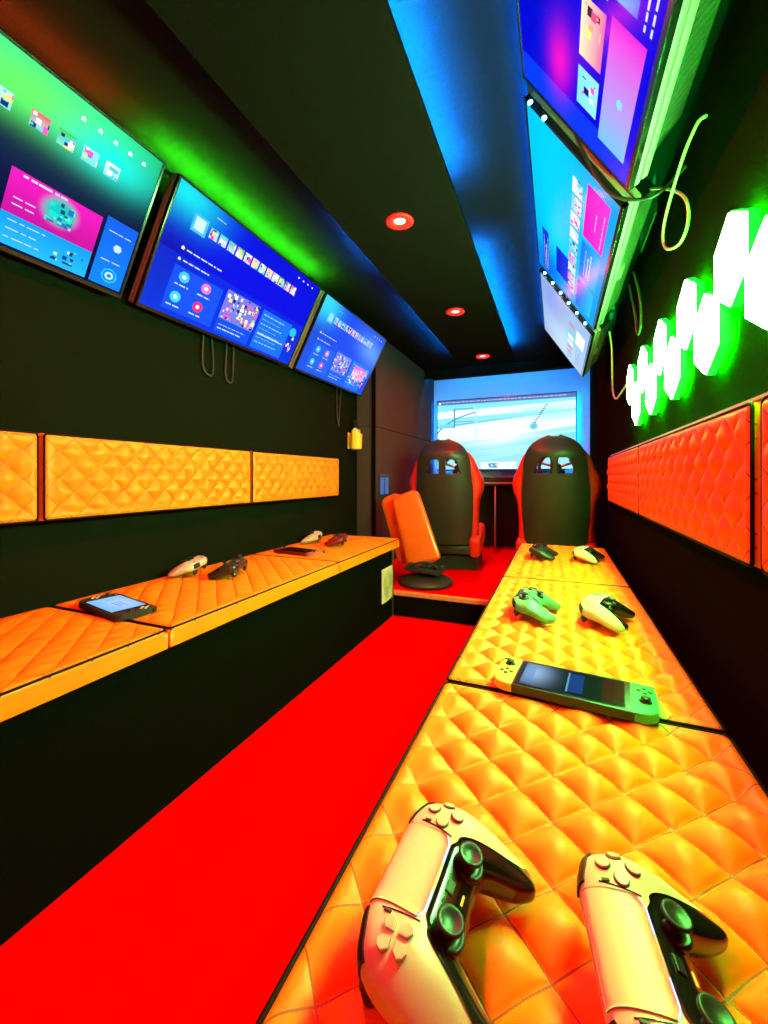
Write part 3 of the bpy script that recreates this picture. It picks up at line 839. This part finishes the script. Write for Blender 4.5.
# nearest pair
place(wp, -.088, .318, BT+.004, R(86), R(6), R(-4), 'white game controller with black centre, nearest the aisle at the bottom of the photo', group=G1)
p, n = c_norm(.0, -.0145)
place(copy_tree(wp), .058, .320, BT+.004, R(99), R(6), R(-4), 'white game controller with black centre, at the bottom right corner of the photo', group=G1)
place(copy_tree(wp), .100, 1.165, BT+.0055, R(75), R(3), 0, 'white game controller beside the mottled green one, behind the handheld console', group=G1)
place(copy_tree(wp), .110, 1.985, BT+.0055, R(75), R(3), 0, 'white game controller on the far right cushion near the right racing seat', group=G1)
place(copy_tree(wp), -1.245, 1.165, BT+.0055, R(-62), R(3), 0, 'white game controller by the wall on the middle left cushion', group=G2)
place(copy_tree(wp), -1.225, 1.975, BT+.0055, R(-65), R(3), 0, 'white game controller by the wall on the far left cushion', group=G2)
bp_ = controller('offset', M['black'], M['gloss'], buttons='black')
place(bp_, -.068, 1.975, BT+.0055, R(84), R(3), 0, 'black game controller on the far right cushion', group=G1)
place(copy_tree(bp_), -1.085, 1.195, BT+.0055, R(-68), R(3), 0, 'black game controller beside the white one on the middle left cushion', group=G2)
cm = controller('offset', M['camo'], M['black'], buttons='black')
place(cm, -.062, 1.155, BT+.0055, R(84), R(3), 0, 'mottled green game controller on the middle right cushion', group=G1)
dr = controller('pad', M['maroon'], M['gloss'], buttons='black')
place(dr, -1.055, 1.945, BT+.0055, R(-70), R(3), 0, 'dark red game controller on the far left cushion', group=G2)

# ------------------------------------------------------------------ handheld consoles
def rounded(x0, y0, x1, y1, rl, rr, n=6):
    pts = []
    for cx, cy, a0, r in ((x1-rr, y0+rr, -90, rr), (x1-rr, y1-rr, 0, rr), (x0+rl, y1-rl, 90, rl), (x0+rl, y0+rl, 180, rl)):
        for k in range(n+1):
            a = math.radians(a0+90*k/n); pts.append((cx+r*math.cos(a), cy+r*math.sin(a)))
    return pts
def handheld(lmat, rmat, body, pic, btn, label, x, y, z, rz, rx=0, ry=0, sc=1.0):
    root = empty('handheld_console')
    MB().prism(rounded(-.0865, -.051, .0865, .051, .001, .001), .0, .0139, bevel=.0012).build('tablet', body, root, angle=40)
    MB().prism(rounded(-.084, -.047, .084, .047, .002, .002), .0137, .0145).build('screen_glass', M['gloss'], root, angle=40)
    s = link('screen', screen_mesh('screen', .152, .085, pic), M['screen'], root, smooth=False)
    s.matrix_local = Matrix.Translation((0, 0, .0149)) @ Matrix.Rotation(R(-90), 4, 'X')
    for sx, m in ((-1, lmat), (1, rmat)):
        pts = rounded(-.1195, -.051, -.0868, .051, .026, .001, 8) if sx < 0 else rounded(.0868, -.051, .1195, .051, .001, .026, 8)
        g = MB().prism(pts, 0, .0145, bevel=.002).build('side_grip', m, root, angle=40)
        tag(g, 'left grip' if sx < 0 else 'right grip')
        sy = .024 if sx < 0 else -.010
        MB().lathe([(.0090, .0143), (.0092, .0150), (.004, .0152), (.0038, .0185), (.0066, .0192), (.0068, .0208), (.0001, .0212)], (sx*.1035, sy, 0), 24).build('thumbstick', M['black'], g, smooth=True)
        by = -.008 if sx < 0 else .024
        for k in range(4):
            a = k*PI/2
            MB().cyl((sx*.1035+.0078*math.cos(a), by+.0078*math.sin(a), .0152), .0034, .0024, seg=16, bevel=.0005).build('button', btn, g, angle=40)
        MB().box((sx*.094, .040, .0149), (.006, .0014, .0014)).build('small_button', btn, g)
        MB().prism(rounded(-.1185, .040, -.088, .0515, .003, .003) if sx < 0 else rounded(.088, .040, .1185, .0515, .003, .003), .002, .0125).build('shoulder_button', M['black'], g)
    place(root, x, y, z, rz, rx, ry, label, 'handheld console')
    return root
p1 = Pic(160, 90, (10, 26, 22)); p1.blob(.1, .4, .18, .5, (150, 185, 225), .9); p1.rect(.0, .15, .12, .9, (90, 130, 190), k=.5)
p1.rect(.47, .1, .62, .9, (25, 60, 120)); p1.rect(.455, .08, .475, .92, (90, 150, 180)); p1.rect(.80, .05, 1, .95, (60, 8, 10)); p1.rect(.62, .1, .8, .9, (12, 30, 24))
handheld(M['jyel'], M['jgreen'], M['black'], p1, M['ink'], 'black handheld console with yellow-green and green side grips on the right bench seam',
         .022, .758, BT+.0065, R(-6.5), R(0), 0)
p2 = Pic(160, 90, (120, 175, 240)); p2.blob(.5, .4, .5, .4, (170, 205, 250), .9); p2.rect(.08, .3, .3, .6, (130, 190, 250)); p2.dashes(.4, .35, .4, (80, 110, 220), rows=3, dv=.1, h=.03)
handheld(M['matte'], M['matte'], M['matte'], p2, M['cream'], 'dark handheld console with a lit pale blue screen on the left bench', -1.105, .775, BT+.0035, R(-12))
p3 = Pic(80, 45, (30, 6, 6)); p3.blob(.5, .5, .3, .3, (60, 20, 30), .8)
handheld(M['maroon'], M['rosegold'], M['maroon'], p3, M['rosegold'], 'dark red handheld console with an unlit screen on the left bench', -1.125, 1.67, BT+.0035, R(-6))

# ------------------------------------------------------------------ racing seats
def back_half(z):          # half width of the rear shell at height z above the platform
    pts = [(.10, .155), (.20, .172), (.40, .190), (.56, .192), (.70, .178), (.76, .160), (.83, .130), (.88, .090), (.905, .05), (.915, .012)]
    for (a, b), (c, d) in zip(pts[:-1], pts[1:]):
        if z > .70: return max(.03, .178*max(0, 1-((z-.70)/.2155)**2.5)**.5)
        if a <= z <= c:
            t = (z-a)/(c-a); return b+(d-b)*t
    return pts[0][1] if z < .1 else .01
def lean(z): return -.14*(z-.2) if z > .2 else 0.0     # the back reclines towards the viewer
def racing_seat(label, x, y, rz=0):
    root = empty('racing_seat')
    tag(root, label, 'gaming seat', 'racing seats facing the back wall')
    # rear shell with two slots
    nz, nx = 120, 72
    verts = []; zs = [.19+(.915-.19)*math.sin(PI/2*k/(nz-1)) for k in range(nz)]
    for z in zs:
        hw = back_half(z)
        for j in range(nx):
            u = -1+2*j/(nx-1)
            bul = .055*(1-abs(u)**2.6)*(1-.95*float(ss(.80, .915, z)))
            verts.append((u*hw, -.02-bul+lean(z)+.02*float(ss(.8, .915, z)), z))
    _, faces = grid_mesh('', verts, nz, nx)
    keep = []
    for f in faces:
        cx = sum(verts[i][0] for i in f)/4; cz = sum(verts[i][2] for i in f)/4; a = abs(cx)
        t = (cz-.680)/.098
        if 0 < t < 1 and .024 < a < (.118-.028*t) and not (t > .75 and a > .085): continue
        keep.append(f)
    me = mesh_from('back_shell', verts, keep); sh = link('back_shell', me, M['vinyl'], root)
    md = sh.modifiers.new('thick', 'SOLIDIFY'); md.thickness = .03; md.offset = 0
    # slot frames
    for sx in (-1, 1):
        pts = [(sx*.022, .678), (sx*.119, .678), (sx*.112, .725), (sx*.088, .772), (sx*.024, .780)]
        P3 = []
        for px, pz in pts:
            hw = back_half(pz); P3.append((px, -.02-.055*(1-abs(px/hw)**2.6)+lean(pz)-.016, pz))
        MB().tube(P3, .0045, 8, closed=True, smooth=3).build('slot_frame', M['black'], root, smooth=True)
    # red front: backrest padding with side wings
    for sx in (-1, 1):
        vs = []; n = 40; mring = 16
        for k in range(n):
            z = .12+.72*k/(n-1); hw = back_half(z)
            out = .020+.042*math.exp(-((z-.62)/.10)**2)+.02*math.exp(-((z-.22)/.09)**2)+.008
            endf = math.sqrt(max(.02, 1-abs(2*k/(n-1)-1)**5))
            cx = hw-.02+(.03+out)/2-.01; rx_ = (.03+out)/2+.012; ry_ = .07*endf
            for j in range(mring):
                a = 2*PI*j/mring; 
                vs.append((sx*(cx+rx_*endf*math.cos(a)), .045+lean(z)+ry_*math.sin(a)+.02*math.exp(-((z-.63)/.12)**2), z))
        _, fs = grid_mesh('', vs, n, mring, True)
        fs.append(tuple(range(mring))); fs.append(tuple(range((n-1)*mring, n*mring))[::-1])
        link('side_wing', mesh_from('side_wing', vs, fs), M['redv'], root)
    b = MB()
    nn = 20
    for (z0, z1) in ((.14, .66),):
        b.box((0, .045+lean(.4), .40), (.33, .06, .50), rot=Matrix.Rotation(math.atan(.14), 3, 'X'), bevel=.02, seg=3)
    b.build('backrest_pad', M['redv'], root, angle=50)
    # head pillow area
    MB().box((0, .03+lean(.83), .835), (.13, .04, .05), rot=Matrix.Rotation(math.atan(.14), 3, 'X'), bevel=.02, seg=3).build('headrest', M['vinyl'], root, angle=50)
    # seat base
    MB().box((0, .22, .155), (.36, .46, .09), bevel=.025, seg=3).build('seat', M['vinyl'], root, angle=50)
    for sx in (-1, 1):
        MB().box((sx*.205, .17, .20), (.075, .46, .15), rot=Matrix.Rotation(R(8), 3, 'X'), bevel=.03, seg=4).build('seat_bolster', M['redv'], root, angle=60)
    MB().box((0, -.01, .150), (.38, .06, .070), bevel=.012).build('rear_bar', M['vinyl'], root, angle=50)
    MB().b2((-.21, .02, .0), (.21, .46, .10), bevel=.006).build('base_frame', M['matte'], root)
    root.location = (x, y, Z(-.66)+.001); root.rotation_euler = (0, 0, rz)
    return root
racing_seat('black and red racing seat on the left, behind the orange folding stool', -.735, 2.95, R(4))
racing_seat('black and red racing seat on the right, behind the far right cushion', -.010, 2.93, R(-2))

# ------------------------------------------------------------------ orange padded stool left of the seats
st = empty('folding_stool', (-.752, 2.50, Z(-.66)+.001)); tag(st, 'orange padded folding stool on a round black base beside the left racing seat', 'stool')
MB().lathe([(.0001, 0), (.150, 0), (.165, .006), (.168, .018), (.160, .030), (.13, .042), (.05, .052), (.028, .058), (.0001, .058)], seg=56).build('round_base', M['vinyl'], st, smooth=True)
MB().lathe([(.026, .05), (.026, .085), (.034, .09), (.034, .115), (.0001, .115)], seg=28).build('column', M['metal'], st, smooth=True)
b = MB(); b.box((0, 0, .095), (.22, .17, .028), rot=Matrix.Rotation(R(5), 3, 'Y'), bevel=.008)
for q in ((-.075, -.06, .12), (.02, -.07, .125), (.075, -.04, .118), (-.02, .06, .12), (.10, .03, .10)):
    b.cyl(q, .017, .03, axis='X', seg=16, bevel=.003)
b.tube([(-.09, -.07, .09), (-.05, -.09, .13), (.03, -.09, .15), (.09, -.06, .12)], .008, 8)
b.build('folding_mechanism', M['matte'], st, angle=40)
def pad(name, p_bot, p_top, wb, wt, thick, m, tilt=0):
    vs = []; n = 30; mr = 28
    pb = Vector(p_bot); pt = Vector(p_top); ax = (pt-pb); L = ax.length; ax.normalize()
    side = Vector((math.cos(tilt), math.sin(tilt), 0)); side = (side-ax*side.dot(ax)).normalized(); nrm = ax.cross(side)
    for k in range(n):
        t = k/(n-1); w = wb+(wt-wb)*t
        e = min(t, 1-t)*L; re = .05 if t > .5 else .03
        w *= 1 if e > re else (.55+.45*math.sqrt(max(0, 1-(1-e/re)**2)))
        th = thick*(1 if e > .015 else math.sqrt(max(.03, 1-(1-e/.015)**2)))
        for j in range(mr):
            a = 2*PI*j/mr; c = math.cos(a); s_ = math.sin(a)
            vs.append(pb+ax*(L*t)+side*(w/2*math.copysign(abs(c)**.35, c))+nrm*(th/2*math.copysign(abs(s_)**.5, s_)*(1-.25*abs(c)**3)))
    _, fs = grid_mesh('', vs, n, mr, True)
    fs.append(tuple(range(mr))); fs.append(tuple(range((n-1)*mr, n*mr))[::-1])
    return link(name, mesh_from(name, vs, fs), m, st)
pad('front_pad', (.005, -.03, .12), (-.155, .04, .555), .235, .195, .05, M['orangev'], R(-8))
pad('rear_pad', (-.115, .065, .12), (-.290, .135, .535), .185, .15, .05, M['orangev'], R(-8))
b = MB(); b.box((-.07, .06, .33), (.05, .05, .40), rot=Matrix.Rotation(R(-20), 3, 'Y'), bevel=.01); b.build('back_support', M['matte'], st, angle=40)

# ------------------------------------------------------------------ desk, wheels below the far screen
dk = empty('desk', (-.50, 3.95, Z(-.66)+.001)); tag(dk, 'black racing desk with thin metal edge below the large back television', 'desk')
MB().b2((-.66, -.24, .585), (.70, .25, .615), bevel=.003).build('worktop', M['black'], dk)
MB().b2((-.66, -.2445, .602), (.70, -.2405, .614)).build('edge_strip', M['metal'], dk)
MB().b2((-.64, .16, .0), (.68, .19, .584)).build('back_panel', M['matte'], dk)
for x in (-.64, .68): MB().b2((x-.015, -.22, 0), (x+.015, .16, .584)).build('side_panel', M['matte'], dk)
MB().cyl((.005, -.225, .292), .008, .584, seg=16).build('support_pole', M['metal'], dk, smooth=True)
MB().b2((-.10, -.17, .616), (.20, .05, .66), bevel=.005).build('control_box', M['black'], dk)
def wheel(label, x):
    w = empty('steering_wheel', (x, 3.66, Z(.075))); tag(w, label, 'steering wheel', 'steering wheels on the desk')
    tiltm = Matrix.Rotation(R(70), 3, 'X')
    MB().tube([tuple(tiltm @ Vector((.135*math.cos(a*PI/18), .135*math.sin(a*PI/18), 0))) for a in range(36)], .014, 10, closed=True, smooth=0).build('rim', M['vinyl'], w, smooth=True)
    for a in (90+180, 20, 160):
        p = tiltm @ Vector((.135*math.cos(R(a)), .135*math.sin(R(a)), 0))
        MB().tube([(0, 0, 0), tuple(p)], .010, 8, smooth=0).build('spoke', M['metal'], w, smooth=True)
    MB().cyl((0, .0, 0), .035, .03, seg=24, bevel=.004, rot=tiltm).build('hub', M['black'], w, angle=40)
    MB().box((0, .12, -.06), (.12, .20, .10), bevel=.012).build('wheel_base', M['black'], w, angle=40)
wheel('black steering wheel on the desk seen through the slots of the right racing seat', .0)
wheel('black steering wheel on the desk ahead of the left racing seat', -.80)

# ------------------------------------------------------------------ small things on the left
so = empty('wall_socket', (-1.1995, 2.90, Z(-.065))); tag(so, 'small dark blue double socket plate low on the far left wall panel', 'socket')
MB().box((.004, 0, 0), (.007, .19, .165), bevel=.003).build('plate', M['plate'], so)
for dy in (-.045, .045): MB().box((.0085, dy, 0), (.003, .068, .125), bevel=.001).build('insert', M['plateglow'], so)  # inserts given a blue glow in place of the light falling on them
hd = empty('wall_holder', (WL+.0005, 2.60, Z(.19))); tag(hd, 'yellow plastic cup holder on the left wall by the farthest television', 'holder')
b = MB(); b.lathe([(.030, 0), (.038, .003), (.042, .05), (.044, .105), (.038, .105), (.036, .05), (.032, .008), (.0001, .008)], (.05, 0, 0), 28)
b.box((.004, 0, .06), (.007, .06, .11), bevel=.002); b.box((.05, -.032, .11), (.03, .012, .045), bevel=.004); b.box((.05, .034, .115), (.03, .012, .05), bevel=.004)
b.build('cup', M['yellow'], hd, angle=40)
bo = empty('spray_bottle', (WL+.050, 2.59, Z(.202))); tag(bo, 'small pale green bottle with black pump standing in the yellow holder', 'bottle')
MB().lathe([(.018, 0), (.021, .005), (.021, .10), (.016, .125), (.009, .135), (.0001, .135)], seg=24).build('body', M['bottle'], bo, smooth=True)
MB().lathe([(.010, .135), (.011, .150), (.006, .152), (.005, .172), (.012, .174), (.012, .184), (.0001, .185)], seg=20).build('pump', M['matte'], bo, smooth=True)

# cables
def at(u, v, x):      # point on the upright plane x that the eye at the origin sees at (u, v)
    t = math.atan(173/420); a = (u-384)/420; k = x/(-math.sin(t)+a*math.cos(t))
    return (x, k*(math.cos(t)+a*math.sin(t)), Z(k*(477-v)/420))
def cable(pts, r, m, label, group=None):
    o = MB().tube(pts, r, 8, smooth=8).build('cable', M[m], None, smooth=True); tag(o, label, 'cable', group); return o
x = WL+.012
cable([(x, 1.29, Z(.60)), (x, 1.285, Z(.45)), (x+.01, 1.32, Z(.415)), (x, 1.34, Z(.47)), (x, 1.33, Z(.60))], .0035, 'cable', 'black looped cable hanging below the middle left television, nearer one')
cable([(x, 1.42, Z(.60)), (x, 1.41, Z(.44)), (x+.01, 1.435, Z(.41)), (x, 1.455, Z(.46)), (x, 1.46, Z(.60))], .0035, 'cable', 'black looped cable hanging below the middle left television, farther one')
cable([(x, 2.40, Z(.60)), (x, 2.40, Z(.42)), (x+.008, 2.41, Z(.33)), (x, 2.43, Z(.40)), (x, 2.46, Z(.60))], .0035, 'cable', 'black cable hanging beside the yellow holder')
x = WR-.012
cable([at(706, 116, .245), at(697, 124, .24), at(682, 160, .232), at(666, 215, .23), at(663, 240, .235), at(668, 249, .24), at(680, 243, .245), at(688, 222, .248), at(686, 200, .245), at(672, 190, .235), at(650, 189, .215), at(630, 196, .19)], .0032, 'wcable', 'pale looping cable hanging between the two nearest right televisions')
cable([(.235, 1.60, Z(.68)), (.25, 1.58, Z(.58)), (.255, 1.60, Z(.50)), (.255, 1.66, Z(.49)), (.25, 1.68, Z(.57)), (.235, 1.70, Z(.68))], .004, 'cable', 'dark looped cable hanging below the bright cyan television')
cable([(.22, 2.15, Z(.66)), (.24, 2.25, Z(.60)), (.25, 2.32, Z(.50)), (.255, 2.34, Z(.42)), (.258, 2.25, Z(.37)), (.26, 2.05, Z(.37)), (.265, 1.88, Z(.385))], .004, 'wcable', 'pale cable running from the far right televisions to the hexagon lights')
cable([(.05, 1.145, Z(.84)), (.09, 1.147, Z(.77)), (.13, 1.15, Z(.71)), (.15, 1.15, Z(.675))], .004, 'rglint', 'red reflection line in the gap between the two nearest right televisions')  # red tube stands in for a reddish reflection along the set's edge
cable([(.03, 1.14, Z(.90)), (.06, 1.145, Z(.80)), (.12, 1.14, Z(.68)), (.2, 1.12, Z(.64)), (.26, 1.1, Z(.68))], .004, 'cable', 'black cable in the gap between the two nearest right televisions')
# tiny glowing dots between the right-hand sets; the far row imitates reflections
def dots(name, a, b, n, m, label):
    mb = MB(); a = Vector(a); b_ = Vector(b)
    mb.tube([a, b_], .0015, 5, smooth=0)
    root = mb.build(name, M['cable']); tag(root, label, 'led string')
    for k in range(n):
        p = a.lerp(b_, (k+.5)/n)
        MB().cyl((p.x, p.y-.002, p.z), .0055, .004, axis='Y', seg=12).build('led', M[m], root)
up_ = lambda t, o: (RT[0].x*(1-t)+RT[1].x*t, o, Z(RT[0].z*(1-t)+RT[1].z*t))
dots('led_glint_dots', up_(.03, 2.095), up_(.93, 2.095), 6, 'cyan', 'row of cyan dots imitating strip light reflections before the farthest right television')
dots('led_glint_dots', up_(-.02, 1.148), up_(.28, 1.148), 2, 'cyan', 'pair of bright cyan light dots by the top corner between the two nearest right televisions')

# ------------------------------------------------------------------ light and camera
w = bpy.data.worlds.new('world'); S.world = w; w.use_nodes = True
w.node_tree.nodes['Background'].inputs[0].default_value = (.01, .01, .012, 1); w.node_tree.nodes['Background'].inputs[1].default_value = .2

F, VX, VY = 420.0, 557.0, 477.0
cam = bpy.data.cameras.new('camera'); co = bpy.data.objects.new('camera', cam); C.objects.link(co)
cam.sensor_fit = 'HORIZONTAL'; cam.sensor_width = 36; cam.lens = F/768*36; cam.clip_start = .01
cam.shift_y = -(512-VY)/768
co.location = (0, 0, ZC); co.rotation_euler = (PI/2, 0, math.atan((VX-384)/F))
S.camera = co
S.view_settings.view_transform = 'Standard'; S.view_settings.look = 'None'; S.view_settings.gamma = 1; S.view_settings.exposure = 0
S.view_settings.use_curve_mapping = False
S.cycles.use_denoising = True
S.cycles.max_bounces = 8; S.cycles.diffuse_bounces = 4; S.cycles.sample_clamp_indirect = 6
